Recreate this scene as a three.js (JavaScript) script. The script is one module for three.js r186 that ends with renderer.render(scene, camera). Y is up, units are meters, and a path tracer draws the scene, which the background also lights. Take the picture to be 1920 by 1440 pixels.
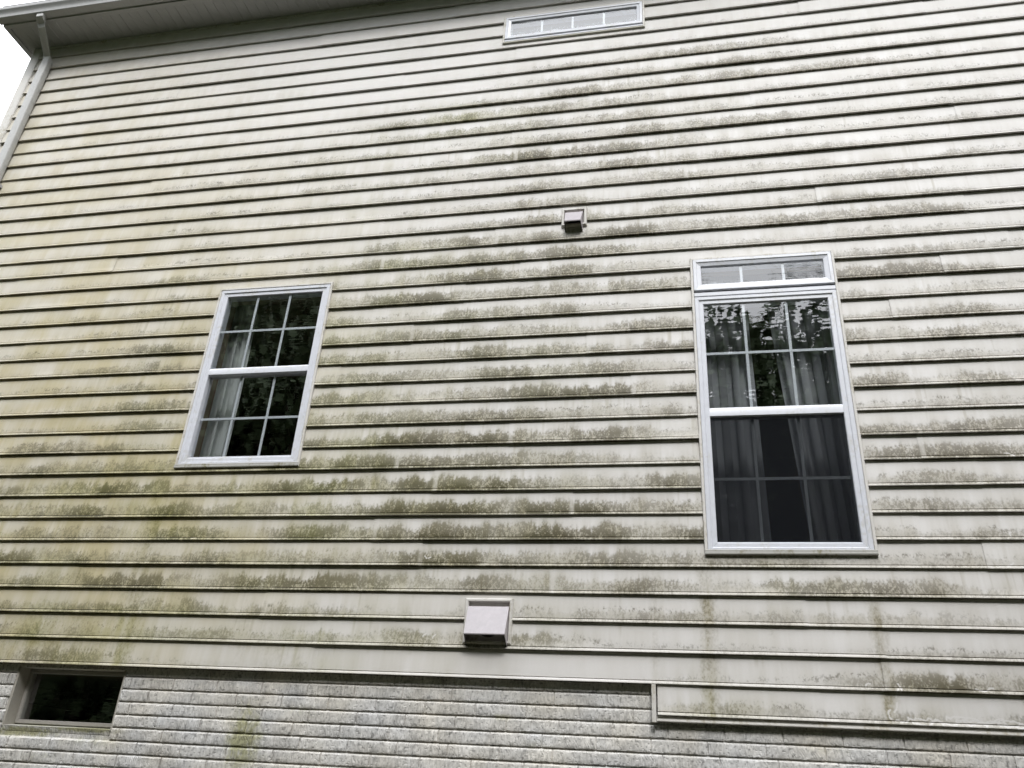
import * as THREE from 'three';
import { mergeGeometries, toCreasedNormals } from 'three/addons/utils/BufferGeometryUtils.js';

// ---------------------------------------------------------------- camera
const scene = new THREE.Scene();
const F = 1542.68, CAM = [0, -0.6713, 4.9386], YAW = 0.219186, PITCH = 0.476762, ROLL = 0.064027;
const camera = new THREE.PerspectiveCamera(2 * Math.atan(720 / F) * 180 / Math.PI, 4 / 3, 0.05, 400);
camera.rotation.order = 'YXZ';
camera.rotation.set(PITCH, YAW, ROLL);
camera.position.set(...CAM);
scene.add(camera);

// ---------------------------------------------------------------- random and noise
function rng(seed) { let s = seed >>> 0; return () => { s = (s + 0x6D2B79F5) | 0; let t = Math.imul(s ^ (s >>> 15), 1 | s); t = (t + Math.imul(t ^ (t >>> 7), 61 | t)) ^ t; return ((t ^ (t >>> 14)) >>> 0) / 4294967296; }; }
const NT = new Float32Array(65536); { const r = rng(7); for (let i = 0; i < 65536; i++) NT[i] = r(); }
function vn(x, y) {                                   // value noise, 0..1
  const xi = Math.floor(x), yi = Math.floor(y); let fx = x - xi, fy = y - yi;
  fx = fx * fx * (3 - 2 * fx); fy = fy * fy * (3 - 2 * fy);
  const x0 = xi & 255, x1 = (xi + 1) & 255, y0 = (yi & 255) << 8, y1 = ((yi + 1) & 255) << 8;
  const a = NT[y0 | x0], b = NT[y0 | x1], c = NT[y1 | x0], d = NT[y1 | x1];
  return (a + (b - a) * fx) * (1 - fy) + (c + (d - c) * fx) * fy;
}
const fbm2 = (x, y) => (vn(x, y) * 2 + vn(x * 2.13 + 17.7, y * 2.13 + 5.3)) / 3;
const fbm3 = (x, y) => (vn(x, y) * 4 + vn(x * 2.13 + 17.7, y * 2.13 + 5.3) * 2 + vn(x * 4.5 + 3.1, y * 4.5 + 41.9)) / 7;
const sst = (a, b, x) => { const t = Math.min(1, Math.max(0, (x - a) / (b - a))); return t * t * (3 - 2 * t); };
const clamp = (x, a = 0, b = 1) => Math.min(b, Math.max(a, x));

// ---------------------------------------------------------------- sky: bright even overcast, and a veiled sun
{
  const W = 512, H = 256, a = new Float32Array(W * H * 4);
  for (let j = 0; j < H; j++) {
    const el = ((j + 0.5) / H - 0.5) * Math.PI, s = Math.max(0, Math.sin(el));
    for (let i = 0; i < W; i++) {
      const az = i / W * Math.PI * 2, cx = Math.cos(az) * 3, cz = Math.sin(az) * 3;
      const cloud = 0.92 + 0.16 * fbm3(cx * 1.1 + 20 + s * 4, cz * 1.1 + 30 + s * 3);
      const L = (el > 0 ? 1.9 * (1 + 1.6 * s) / 2.6 : 0.3) * cloud, o = (j * W + i) * 4;
      a[o] = L * 0.965; a[o + 1] = L * 0.99; a[o + 2] = L * 1.035; a[o + 3] = 1;
    }
  }
  const t = new THREE.DataTexture(a, W, H, THREE.RGBAFormat, THREE.FloatType);
  t.mapping = THREE.EquirectangularReflectionMapping; t.magFilter = THREE.LinearFilter; t.minFilter = THREE.LinearFilter; t.needsUpdate = true;
  scene.background = t; scene.environment = t;
}
const sun = new THREE.DirectionalLight(new THREE.Color().setRGB(1, 0.99, 0.975), 0.95);
sun.position.set(2.2, 15, 12); sun.target.position.set(-1, 2, 0);
sun.castShadow = true; sun.shadow.radius = 24; sun.shadow.mapSize.set(2048, 2048);
Object.assign(sun.shadow.camera, { left: -12, right: 12, top: 12, bottom: -12, near: 1, far: 60 });
scene.add(sun, sun.target);

const renderer = new THREE.WebGLRenderer({ antialias: true });
renderer.toneMapping = THREE.LinearToneMapping;
renderer.toneMappingExposure = 2.14;
renderer.shadowMap.enabled = true; renderer.shadowMap.type = THREE.PCFSoftShadowMap;

// ---------------------------------------------------------------- helpers
const lin = (r, g, b) => new THREE.Color().setRGB(r, g, b);
function wallAt(px, py, z = 0) {                      // photograph pixel to a point on the wall's plane
  const d = new THREE.Vector3((px - 960) / F, -(py - 720) / F, -1).applyEuler(new THREE.Euler(PITCH, YAW, ROLL, 'YXZ'));
  const t = (z - CAM[2]) / d.z; return [CAM[0] + d.x * t, CAM[1] + d.y * t];
}
const used = new Map();
function numbered(n) { const k = used.get(n) || 0; used.set(n, k + 1); return k ? `${n}_${String(k).padStart(3, '0')}` : n; }
function mesh(name, geo, mat, parent) {
  const m = new THREE.Mesh(Array.isArray(geo) ? (geo.length > 1 ? mergeGeometries(geo) : geo[0]) : geo, mat);
  m.name = parent ? name : numbered(name); m.castShadow = m.receiveShadow = true; (parent || scene).add(m); return m;
}
function group(name, parent) { const g = new THREE.Group(); g.name = parent ? name : numbered(name); (parent || scene).add(g); return g; }
function geoFrom(pos, uv) {
  const g = new THREE.BufferGeometry();
  g.setAttribute('position', new THREE.Float32BufferAttribute(pos, 3));
  g.setAttribute('uv', new THREE.Float32BufferAttribute(uv, 2));
  g.computeVertexNormals(); return g;
}
function box(x0, x1, y0, y1, z0, z1) {
  const g = new THREE.BoxGeometry(x1 - x0, y1 - y0, z1 - z0).toNonIndexed(); g.translate((x0 + x1) / 2, (y0 + y1) / 2, (z0 + z1) / 2);
  const p = g.attributes.position, n = g.attributes.normal, uv = g.attributes.uv;
  for (let i = 0; i < p.count; i++) uv.setXY(i, Math.abs(n.getX(i)) > 0.5 ? p.getZ(i) : p.getX(i), Math.abs(n.getY(i)) > 0.5 ? p.getZ(i) : p.getY(i));
  return g;
}
function quads(list) {                                // list of [a,b,c,d] points
  const pos = [], uv = [];
  for (const q of list) for (const i of [0, 1, 2, 0, 2, 3]) { pos.push(...q[i]); uv.push(q[i][0] + q[i][2] * 0.7, q[i][1] + q[i][2] * 0.3); }
  return geoFrom(pos, uv);
}
// mitred picture-frame bars: profile [inset from the outer edge, z]; one geometry per side b,r,t,l
function miter(r, prof, gap = 0.0005) {
  const { x0, x1, y0, y1 } = r, out = [];
  const S = {
    b: (u) => [[x0 + u + gap, y0 + u], [x1 - u - gap, y0 + u]], t: (u) => [[x1 - u - gap, y1 - u], [x0 + u + gap, y1 - u]],
    r: (u) => [[x1 - u, y0 + u + gap], [x1 - u, y1 - u - gap]], l: (u) => [[x0 + u, y1 - u - gap], [x0 + u, y0 + u + gap]],
  };
  for (const k of 'btrl') {
    const q = [];
    for (let i = 0; i + 1 < prof.length; i++) {
      const [u0, za] = prof[i], [u1, zb] = prof[i + 1], [A, B] = S[k](u0), [C, D] = S[k](u1);
      q.push([[...A, za], [...B, za], [...D, zb], [...C, zb]]);
    }
    out.push(toCreasedNormals(quads(q), 0.5));
  }
  return out;
}
// extrude a polyline profile [y,z] along x
function sweepX(prof, xa, xb, n = 1, wob = null, crease = 0.5) {
  const q = [];
  for (let s = 0; s < n; s++) {
    const a = xa + (xb - xa) * s / n, b = xa + (xb - xa) * (s + 1) / n;
    const [ya, za] = wob ? wob(a) : [0, 0], [yb, zb] = wob ? wob(b) : [0, 0];
    for (let i = 0; i + 1 < prof.length; i++) {
      const p = prof[i], r = prof[i + 1];
      q.push([[a, p[0] + ya, p[1] + za], [b, p[0] + yb, p[1] + zb], [b, r[0] + yb, r[1] + zb], [a, r[0] + ya, r[1] + za]]);
    }
  }
  const g = quads(q), P = g.attributes.position, uv = g.attributes.uv;
  for (let i = 0; i < P.count; i++) uv.setXY(i, P.getX(i), P.getY(i));
  return crease ? toCreasedNormals(g, crease) : g;
}
function dataTex(W, H, fn, srgb, repeat) {
  const a = new Uint8Array(W * H * 4);
  for (let j = 0; j < H; j++) for (let i = 0; i < W; i++) {
    const c = fn(i, j), o = (j * W + i) * 4;
    a[o] = clamp(c[0]) * 255; a[o + 1] = clamp(c[1]) * 255; a[o + 2] = clamp(c[2]) * 255; a[o + 3] = 255;
  }
  const t = new THREE.DataTexture(a, W, H); t.magFilter = THREE.LinearFilter; t.minFilter = THREE.LinearMipmapLinearFilter; t.generateMipmaps = true; t.anisotropy = 8;
  if (srgb) t.colorSpace = THREE.SRGBColorSpace;
  t.wrapS = t.wrapT = repeat ? THREE.RepeatWrapping : THREE.ClampToEdgeWrapping; t.needsUpdate = true; return t;
}
const enc = (v) => v <= 0.0031308 ? v * 12.92 : 1.055 * Math.pow(v, 1 / 2.4) - 0.055;
const std = (c, o = {}) => new THREE.MeshStandardMaterial({ color: c, roughness: 0.6, side: THREE.DoubleSide, ...o });

// ---------------------------------------------------------------- dimensions
const P = 0.1651;                                     // exposure of one siding course
const XL = -6.43, XR = 3.86, SOFFIT = 6.105, STEP = -0.175;
const GROUND = -2.28, BZ = -0.02, BP = 0.0753, BTOP = -0.056;
const LW = { x0: -3.521, x1: -2.564, y0: 1.35, y1: 2.883 };
const RW = { x0: 0.142, x1: 1.108, y0: 0.734, y1: 2.883 };
const TW = { x0: -1.38, x1: -0.132, y0: 5.337, y1: 5.678 };
const V1 = { x0: -0.792, x1: -0.599, y0: 3.255, y1: 3.424 };
const V2 = { x0: -1.297, x1: -1.0, y0: 0.19, y1: 0.4615 };
const BW = { x0: -4.31, x1: -3.512, y0: -0.372, y1: -0.028 };

// ---------------------------------------------------------------- lengths of siding, seam by seam
const seamsKnown = new Map();                          // course -> seam positions read off the photograph
for (const [px, py] of [[186, 163], [1104, 184], [1714, 72], [1775, 185], [1890, 305], [1887, 452], [1530, 372], [1803, 382], [1552, 437], [493, 1145], [665, 263], [843, 160], [920, 385], [868, 540], [1068, 935], [1655, 1270], [700, 1000]]) {
  const w = wallAt(px, py), k = Math.floor(w[1] / P); (seamsKnown.get(k) || seamsKnown.set(k, []).get(k)).push(w[0]);
}
const LAYOUT = new Map();                              // course -> panel ends
{
  const r = rng(23);
  for (let k = -1; k <= 36; k++) {
    const left = k < 0 ? STEP + 0.02 : XL + 0.1, right = XR - 0.1, known = seamsKnown.get(k), cuts = [];
    let q = known ? known[0] : left + 0.6 + r() * 2.6;
    const L = 3.3; while (q - L > left + 0.4) q -= L;
    for (; q < right - 0.4; q += L) if (q > left + 0.4) cuts.push(q);
    LAYOUT.set(k, [left, ...cuts, right]);
  }
}

// ---------------------------------------------------------------- algae and dirt on the siding, in wall metres
const AL = [ // photo px x, y, radius x, y, amount, greenness
  [300, 958, 230, 60, 0.95, 0.7], [560, 955, 220, 60, 0.9, 0.8], [800, 955, 200, 70, 0.85, 0.4], [1000, 950, 180, 80, 0.65, 0.3],
  [280, 1045, 260, 50, 0.95, 0.6], [600, 1050, 240, 45, 0.85, 0.5], [900, 1055, 260, 45, 0.75, 0.3], [1180, 1060, 180, 50, 0.6, 0.2],
  [1210, 900, 110, 160, 0.65, 0.15], [690, 838, 100, 30, 0.65, 0.9], [700, 745, 100, 60, 0.55, 0.8], [860, 780, 140, 120, 0.7, 0.35],
  [900, 620, 130, 90, 0.66, 0.5], [925, 490, 60, 20, 0.85, 0.6], [1050, 478, 110, 40, 0.6, 0.2], [860, 228, 50, 20, 0.75, 0.8],
  [770, 250, 80, 30, 0.45, 0.6], [965, 240, 40, 30, 0.6, 0.9], [1080, 230, 160, 60, 0.42, 0.15], [1150, 130, 180, 40, 0.34, 0.15],
  [1270, 200, 150, 110, 0.42, 0.15], [980, 298, 45, 16, 0.7, 0.6], [1010, 400, 80, 90, 0.45, 0.15], [1200, 640, 100, 200, 0.5, 0.1],
  [600, 345, 170, 60, 0.32, 0.4], [760, 500, 110, 40, 0.42, 0.6], [1780, 850, 190, 330, 0.52, 0.1], [1500, 1080, 330, 40, 0.6, 0.25],
  [1700, 500, 250, 200, 0.38, 0.05], [1600, 150, 330, 150, 0.36, 0.05], [150, 720, 230, 200, 0.34, 0.3], [340, 590, 60, 130, 0.45, 0.5],
  [290, 780, 70, 120, 0.5, 0.5], [90, 1195, 170, 50, 0.95, 0.9], [120, 950, 140, 100, 0.6, 0.4], [600, 1190, 190, 22, 0.8, 0.8],
  [790, 1193, 80, 20, 0.95, 0.4], [1000, 1193, 90, 18, 0.45, 0.3], [1750, 1340, 260, 30, 0.72, 0.35], [1330, 1325, 110, 26, 0.7, 0.4],
  [1700, 1110, 220, 24, 0.6, 0.3], [1330, 1160, 300, 24, 0.6, 0.2], [560, 1240, 70, 18, 0.45, 1], [430, 600, 400, 400, 0.16, 0.4],
  [200, 250, 250, 160, 0.26, 0.05], [1400, 300, 500, 250, 0.18, 0.1], [640, 660, 60, 120, 0.42, 0.8], [1750, 1280, 220, 24, 0.6, 0.2], [1500, 1240, 200, 20, 0.4, 0.2], [1450, 400, 200, 60, 0.3, 0.1], [1150, 330, 200, 100, 0.3, 0.1],
  [950, 780, 380, 330, 0.42, 0.35], [300, 1010, 380, 140, 0.5, 0.6], [1020, 400, 180, 220, 0.18, 0.2], [1750, 750, 250, 500, 0.22, 0.1], [700, 700, 120, 250, 0.3, 0.7], [960, 560, 200, 240, 0.36, 0.3], [1040, 480, 140, 50, 0.45, 0.2], [430, 950, 330, 60, 0.5, 0.95],
];
const RUN = [ // vertical runs of algae: px x, y top, y bottom, width px, amount
  [80, 1140, 1262, 150, 0.62], [520, 1165, 1250, 60, 0.3], [330, 900, 1110, 120, 0.3],   [1330, 1045, 1345, 15, 0.95], [1655, 1120, 1365, 14, 1.0], [265, 900, 1250, 24, 0.75], [1228, 1100, 1290, 7, 0.4], [1440, 1050, 1180, 10, 0.3], [450, 1110, 1290, 20, 0.22], [590, 1160, 1250, 40, 0.2],
];
const YF = [ // cream-yellow film
  [40, 640, 260, 300, 0.85], [150, 900, 230, 200, 0.8], [60, 280, 200, 180, 0.5], [330, 720, 200, 300, 0.55], [60, 1215, 150, 60, 0.9], [150, 1000, 260, 120, 0.6], [520, 700, 250, 400, 0.18], [250, 1060, 250, 70, 0.5],
];
const GX = 420, GY = 250, gx0 = -6.6, gx1 = 4.0, gy0 = -0.3, gy1 = 6.2;
const COV = new Float32Array(GX * GY), GRN = new Float32Array(GX * GY), YEL = new Float32Array(GX * GY), RUNS = new Float32Array(GX * GY);
{
  const conv = (L) => L.map(([px, py, rx, ry, a, g]) => { const c = wallAt(px, py), e = wallAt(px + rx, py), f = wallAt(px, py + ry); return [c[0], c[1], Math.abs(e[0] - c[0]), Math.abs(f[1] - c[1]), a, g || 0]; });
  const al = conv(AL), yf = conv(YF), ru = RUN.map(([px, ya, yb, w, a]) => { const m = wallAt(px, (ya + yb) / 2), e = wallAt(px + w, (ya + yb) / 2); return [m[0], wallAt(px, yb)[1], wallAt(px, ya)[1], e[0] - m[0], a]; });
  for (let j = 0; j < GY; j++) for (let i = 0; i < GX; i++) {
    const x = gx0 + (gx1 - gx0) * i / (GX - 1), y = gy0 + (gy1 - gy0) * j / (GY - 1), o = j * GX + i;
    let keep = 1, gs = 0, ws = 1e-6, yk = 1;
    for (const [cx, cy, rx, ry, a, g] of al) { const d = ((x - cx) / rx) ** 2 + ((y - cy) / ry) ** 2; if (d > 9) continue; const w = a * Math.exp(-0.6 * d); keep *= 1 - Math.min(0.95, w); gs += w * g; ws += w; }
    for (const [cx, cy, rx, ry, a] of yf) { const d = ((x - cx) / rx) ** 2 + ((y - cy) / ry) ** 2; if (d > 9) continue; yk *= 1 - a * Math.exp(-0.6 * d); }
    let rr = 0; for (const [cx, yb, ya, w, a] of ru) rr = Math.max(rr, a * Math.exp(-(((x - cx + 0.02 * (vn(y * 6, cx * 9) - 0.5)) / w) ** 2)) * sst(yb - 0.15, yb, y) * sst(ya + 0.1, ya - 0.15, y));
    COV[o] = 1 - keep; GRN[o] = gs / ws; YEL[o] = 1 - yk; RUNS[o] = rr;
  }
}
function field(A, x, y) {
  const u = clamp((x - gx0) / (gx1 - gx0)) * (GX - 1.001), v = clamp((y - gy0) / (gy1 - gy0)) * (GY - 1.001), i = u | 0, j = v | 0, a = u - i, b = v - j, o = j * GX + i;
  return (A[o] * (1 - a) + A[o + 1] * a) * (1 - b) + (A[o + GX] * (1 - a) + A[o + GX + 1] * a) * b;
}
// slug trails grazed through the algae
const trails = [];
{
  const r = rng(91);
  const trail = (px, py, len, dir, amp) => { let [x, y] = wallAt(px, py); const y0 = y, L = []; let a = 0; for (let i = 0; i < len; i++) { a += (r() - 0.5) * 1.5; a *= 0.8; const g = dir + a; x += 0.0055 * Math.cos(g); y += 0.0055 * Math.sin(g); if (Math.abs(y - y0) > amp) { y = y0 + Math.sign(y - y0) * amp; a = -a; } L.push([x, y, 0.0035 + 0.002 * r()]); } trails.push(L); };
  for (let i = 0; i < 7; i++) trail(1675 + i * 32, 1360 - r() * 9, 40 + r() * 34, r() * 0.8 - 0.4, 0.022);
  trail(1668, 1330, 16, -1.5, 0.05); trail(1674, 1338, 12, 1.4, 0.05); trail(1682, 1290, 10, -1.2, 0.05); trail(1680, 1282, 9, -1.7, 0.05);
  trail(1825, 1293, 18, 0.1, 0.02); trail(1620, 1288, 6, 0.5, 0.02);
  trail(1895, 1010, 10, 1.4, 0.03); trail(1885, 1065, 8, 0.8, 0.03); trail(1880, 852, 10, 0.2, 0.02); trail(800, 1050, 5, 1.6, 0.03); trail(802, 1048, 4, 0, 0.02);
  trail(793, 1195, 5, 1.4, 0.03); trail(812, 1200, 6, 1.3, 0.03); trail(810, 713, 10, 0.2, 0.01); trail(360, 1012, 8, 0, 0.01);
}
const TILES = [-6.5, -3.9, -2.3].map((x0) => ({ x0, x1: x0 + 6.2 }));
const TY0 = -0.24, TY1 = 6.13;
const BASE = [0.62, 0.598, 0.573];
for (const T of TILES) {
  const N = 2048, sx = (T.x1 - T.x0) / N, sy = (TY1 - TY0) / N;
  const tr = new Uint8Array(N * N);
  for (const L of trails) for (const [x, y, rad] of L) {
    const ci = (x - T.x0) / sx, cj = (y - TY0) / sy, ri = rad / sx, rj = rad / sy;
    for (let j = Math.floor(cj - rj); j <= cj + rj; j++) for (let i = Math.floor(ci - ri); i <= ci + ri; i++) if (i >= 0 && j >= 0 && i < N && j < N && ((i - ci) / ri) ** 2 + ((j - cj) / rj) ** 2 < 1) tr[j * N + i] = 1;
  }
  T.map = dataTex(N, N, (i, j) => {
    const x = T.x0 + (i + 0.5) * sx, y = TY0 + (j + 0.5) * sy, q = y / P + 100, k = Math.floor(q), t = q - k;
    const wx = x + 0.012 * (vn(x * 21 + k * 5, y * 21) - 0.5);
    const c0 = field(COV, wx, y), grn = field(GRN, wx, y), yel = field(YEL, wx, y), run = field(RUNS, wx, y);
    const ck = 0.86 + 0.3 * vn(k * 3.7, 11.5);                         // some courses carry more than others
    const lay = LAYOUT.get(Math.min(36, Math.max(-1, k - 100))); let pid = 0, seam = 0;
    for (let n = 1; n + 1 < lay.length; n++) { if (x > lay[n]) pid = n; const ds = x - lay[n] - 0.022; if (ds > -0.035 && ds < 0.016) seam = Math.max(seam, sst(-0.035, -0.005, ds) * sst(0.016, 0.004, ds)); }
    const cov = c0 * ck * (0.85 + 0.3 * vn(k * 5.3 + pid * 17.7, 3.5)) * (0.62 + 0.72 * fbm2(x * 1.3 + 11, y * 2.1 + k * 0.9));
    const low = fbm2(x * 1.7 + k * 13.1 + pid * 31.3, k * 7.7), mid = fbm2(x * 8 + k * 3.3, k * 5.1 + y * 3), streak = vn(x * 24, y * 3.2 + k * 9) * 0.66 + vn(x * 88, y * 8) * 0.34, sp = fbm2(x * 105, y * 70), sp2 = vn(x * 230, y * 170), cl = fbm2(x * 17 + k * 2.1, y * 19);
    const patch = 0.32 + 0.68 * sst(0.25, 0.7, fbm2(x * 3.1 + k * 7.3, k * 3.3 + y * 2));
    const h = Math.min(0.62, cov * (0.42 + 0.62 * low + 0.22 * (patch - 0.5)) + 0.05);
    const edge = h - t + 0.36 * cov * (mid - 0.5) + 0.42 * cov * (streak - 0.5) + 0.22 * cov * (sp - 0.5);
    const deep = clamp(0.45 + 0.7 * (1 - t / Math.max(0.12, h))), body = sst(-0.1, 0.2, edge) * Math.min(1, cov * 1.7) * (0.6 + 0.4 * deep), rr = run * (0.3 + 1.0 * streak) * (0.65 + 0.5 * sp);
    const grainy = sp2 * 0.3 + sp * 0.4 + cl * 0.3;
    let dark = body * sst(0.43, 0.72, grainy + 0.2 * (patch - 0.5) + 0.22 * (cov - 0.5)) * (0.34 + 0.66 * patch) * (0.3 + 0.75 * cov) * (0.6 + 0.5 * deep);
    dark = Math.max(dark, rr * sst(0.4, 0.7, grainy) * 0.55, Math.exp(-(((edge - 0.08) / 0.1) ** 2)) * sst(0.48, 0.68, grainy) * 0.75 * sst(0.05, 0.45, cov) * sst(0.2, 0.75, low + 0.3 * patch - 0.1) * sst(0.85, 0.5, t));
    let thin = Math.max(body * (0.26 + 0.5 * patch * cov + 0.16 * cov) * (0.7 + 0.55 * streak), rr);
    const drip = sst(0.55, 0.85, vn(x * 36, k * 0.31) * 0.6 + vn(x * 61, k * 3.1) * 0.4) * sst(0.3, 0.75, vn(x * 3 + 60, k * 0.7)) * sst(0.2, 0.6, c0) * (0.35 + 0.4 * vn(x * 90, y * 12)) * 0.75;
    thin = Math.max(thin, clamp(cov * 0.8 * (streak * 0.75 + mid - 0.5) * sst(1.25, 0.35, t) + 0.3 * (fbm3(x * 2.6, y * 2.6 + 50) - 0.3) * (0.35 + 0.9 * streak) * (0.55 + 0.45 * sst(1, 0.2, t))), drip);
    const yl = clamp(yel * (0.5 + 0.65 * sst(0.2, 0.8, 0.3 * streak + 0.7 * fbm2(x * 4.3 + 80, y * 5 + k))));
    if (tr[j * N + i]) { dark = 0; thin *= 0.12; }
    if (seam > 0) { const c = 1 - seam * (0.25 + 0.75 * vn(k * 7.7 + pid * 3.3, 8.5)) * (0.5 + 0.5 * streak) * 0.7; dark *= c * c; thin *= c; }
    const g = clamp(grn * (0.3 + 1.1 * fbm2(x * 3.3 + 31, y * 3.3 + 9)));
    const out = [0, 0, 0];
    const tc = [0.292 - 0.035 * g, 0.252 - 0.004 * g, 0.18 - 0.115 * g], dc = [0.078 - 0.008 * g, 0.063 + 0.007 * g, 0.039 - 0.028 * g], yc = [0.475, 0.415, 0.258];
    const fine = 1 + 0.035 * (sp2 - 0.5) + 0.05 * (vn(x * 2.3, y * 2.3 + 77) - 0.5);
    for (let n = 0; n < 3; n++) { let v = BASE[n] * fine; v += (yc[n] - v) * yl; v += (tc[n] - v) * clamp(thin * 0.95); v += (dc[n] - v) * clamp(dark * 0.9); out[n] = enc(v); }
    return out;
  }, true, false);
  T.map.repeat.set(1 / (T.x1 - T.x0), 1 / (TY1 - TY0)); T.map.offset.set(-T.x0 / (T.x1 - T.x0), -TY0 / (TY1 - TY0));
  T.mat = new THREE.MeshPhysicalMaterial({ map: T.map, roughness: 0.48, side: THREE.DoubleSide, specularIntensity: 0.6 });
}

// ---------------------------------------------------------------- plain materials
const grain = dataTex(256, 256, (i, j) => { const v = 0.86 + 0.14 * fbm3(i / 9, j / 9) + 0.05 * (NT[(i * 331 + j * 77) & 65535] - 0.5); return [v, v, v]; }, false, true); grain.repeat.set(2, 2);
const specks = (g, amt, seed) => { const t = dataTex(512, 512, (i, j) => { const x = i / 512 * 1.5 + seed, y = j / 512 * 1.5; const d = sst(0.5, 0.85, fbm3(x * 14, y * 9) * 0.6 + fbm2(x * 90, y * 60) * 0.4) * amt, f = 0.93 + 0.1 * (fbm3(x * 40, y * 40) - 0.3); return [1, 1, 1].map((o, n) => enc(clamp(f + (g[n] - f) * d))); }, true, true); t.repeat.set(1 / 1.5, 1 / 1.5); return t; };
const M = {
  cream: std(lin(0.63, 0.605, 0.565), { map: specks([0.5, 0.45, 0.3], 0.75, 3), roughness: 0.5 }),
  dirtyCream: std(lin(0.45, 0.43, 0.36), { map: grain, roughness: 0.6 }),
  grime: std(lin(0.38, 0.37, 0.34), { map: specks([0.45, 0.42, 0.25], 1, 9), roughness: 0.6 }),
  white: std(lin(0.66, 0.67, 0.715), { roughness: 0.35, map: specks([0.72, 0.68, 0.56], 0.55, 21) }),
  grille: std(lin(0.62, 0.63, 0.66), { roughness: 0.4 }),
  spout: std(lin(0.48, 0.475, 0.46), { map: grain, roughness: 0.5 }),
  alu: std(lin(0.46, 0.455, 0.45), { map: grain, roughness: 0.45 }),
  soffit: std(lin(0.46, 0.455, 0.45), { map: grain, roughness: 0.6 }),
  hood: std(lin(0.45, 0.415, 0.43), { map: grain, roughness: 0.35 }),
  duct: std(lin(0.45, 0.45, 0.46), { roughness: 0.45, metalness: 0.6 }),
  bronze: std(lin(0.36, 0.34, 0.31), { map: grain, roughness: 0.5 }),
  inner: std(lin(0.2, 0.13, 0.095), { roughness: 0.8 }),
  sheath: std(lin(0.25, 0.2, 0.14), { roughness: 0.9 }),
  concrete: std(lin(0.42, 0.39, 0.34), { map: grain, roughness: 0.9 }),
  shingle: std(lin(0.07, 0.065, 0.06), { map: grain, roughness: 0.95 }),
  curtain: new THREE.MeshPhysicalMaterial({ color: lin(0.47, 0.485, 0.47), roughness: 0.95, side: THREE.DoubleSide }),
  drape: new THREE.MeshPhysicalMaterial({ color: lin(0.32, 0.32, 0.335), roughness: 0.95, side: THREE.DoubleSide }),
  screen: new THREE.MeshPhysicalMaterial({ color: lin(0.016, 0.017, 0.02), roughness: 0.95, specularIntensity: 0, transparent: true, opacity: 0.4, side: THREE.DoubleSide }),
};
const wave = dataTex(512, 512, (i, j) => { const x = i / 512, y = j / 512; const v = fbm3(x * 6, y * 11) * 0.8 + 0.2 * vn(x * 5 + 40, y * 50); return [v, v, v]; }, false, false);
M.glass = new THREE.MeshPhysicalMaterial({ color: lin(0.82, 0.845, 0.85), roughness: 0, metalness: 0, transmission: 1, thickness: 0, ior: 2.2, bumpMap: wave, bumpScale: 0.00028, side: THREE.DoubleSide });

// ================================================================= the house
const house = group('house');
house.userData = { label: 'two storey house with pale algae-stained beaded siding over a grey brick-patterned foundation', category: 'house' };

// ---- wall core with real openings
function wallWithHoles(x0, x1, y0, y1, z0, z1, holes) {
  const xs = [...new Set([x0, x1, ...holes.flatMap((h) => [h.x0, h.x1])])].sort((a, b) => a - b), out = [];
  for (let i = 0; i + 1 < xs.length; i++) {
    const a = xs[i], b = xs[i + 1], m = (a + b) / 2; let y = y0;
    for (const h of holes.filter((h) => h.x0 < m && h.x1 > m).sort((p, q) => p.y0 - q.y0)) { if (h.y0 > y) out.push(box(a, b, y, h.y0, z0, z1)); y = h.y1; }
    if (y < y1) out.push(box(a, b, y, y1, z0, z1));
  }
  return out;
}
const inset = (r, d) => ({ x0: r.x0 + d, x1: r.x1 - d, y0: r.y0 + d, y1: r.y1 - d });
const siding = mesh('siding_wall', wallWithHoles(XL + 0.03, XR - 0.03, 0.012, SOFFIT + 0.3, -0.16, -0.001, [inset(LW, 0.04), inset(RW, 0.04), inset(TW, 0.04), inset(V1, 0.02), inset(V2, 0.05)]), M.sheath, house);

// ---- siding panels, course by course
const PROF = [[0.009, -0.0005], [0.0022, 0.013], [0.0006, 0.0205], [0.001, 0.0232], [0.0028, 0.0246], [0.0055, 0.0242], [0.016, 0.0202], [0.0172, 0.0185], [0.0174, 0.009], [0.0218, 0.009], [0.0222, 0.0166], [0.06, 0.0145], [0.11, 0.0098], [P + 0.004, 0.0035]];
function clipProf(lo, hi) {
  const out = [];
  for (let i = 0; i < PROF.length; i++) {
    const p = PROF[i], inn = p[0] >= lo - 1e-9 && p[0] <= hi + 1e-9;
    if (i) { const q = PROF[i - 1]; for (const c of q[0] < p[0] ? [lo, hi] : [hi, lo]) if ((q[0] < c) !== (p[0] < c) && q[0] !== c && p[0] !== c) { const f = (c - q[0]) / (p[0] - q[0]); out.push([c, q[1] + f * (p[1] - q[1])]); } }
    if (inn) out.push(p);
  }
  return out;
}
const OPEN = [inset(LW, 0.008), inset(RW, 0.008), inset(TW, 0.008), inset(V1, 0.008), inset(V2, 0.008)];
function flush(geos, a, b) { const T = TILES.find((t) => a >= t.x0 && b <= t.x1) || TILES[1]; mesh('siding_panel', geos.splice(0), T.mat, siding); }
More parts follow.
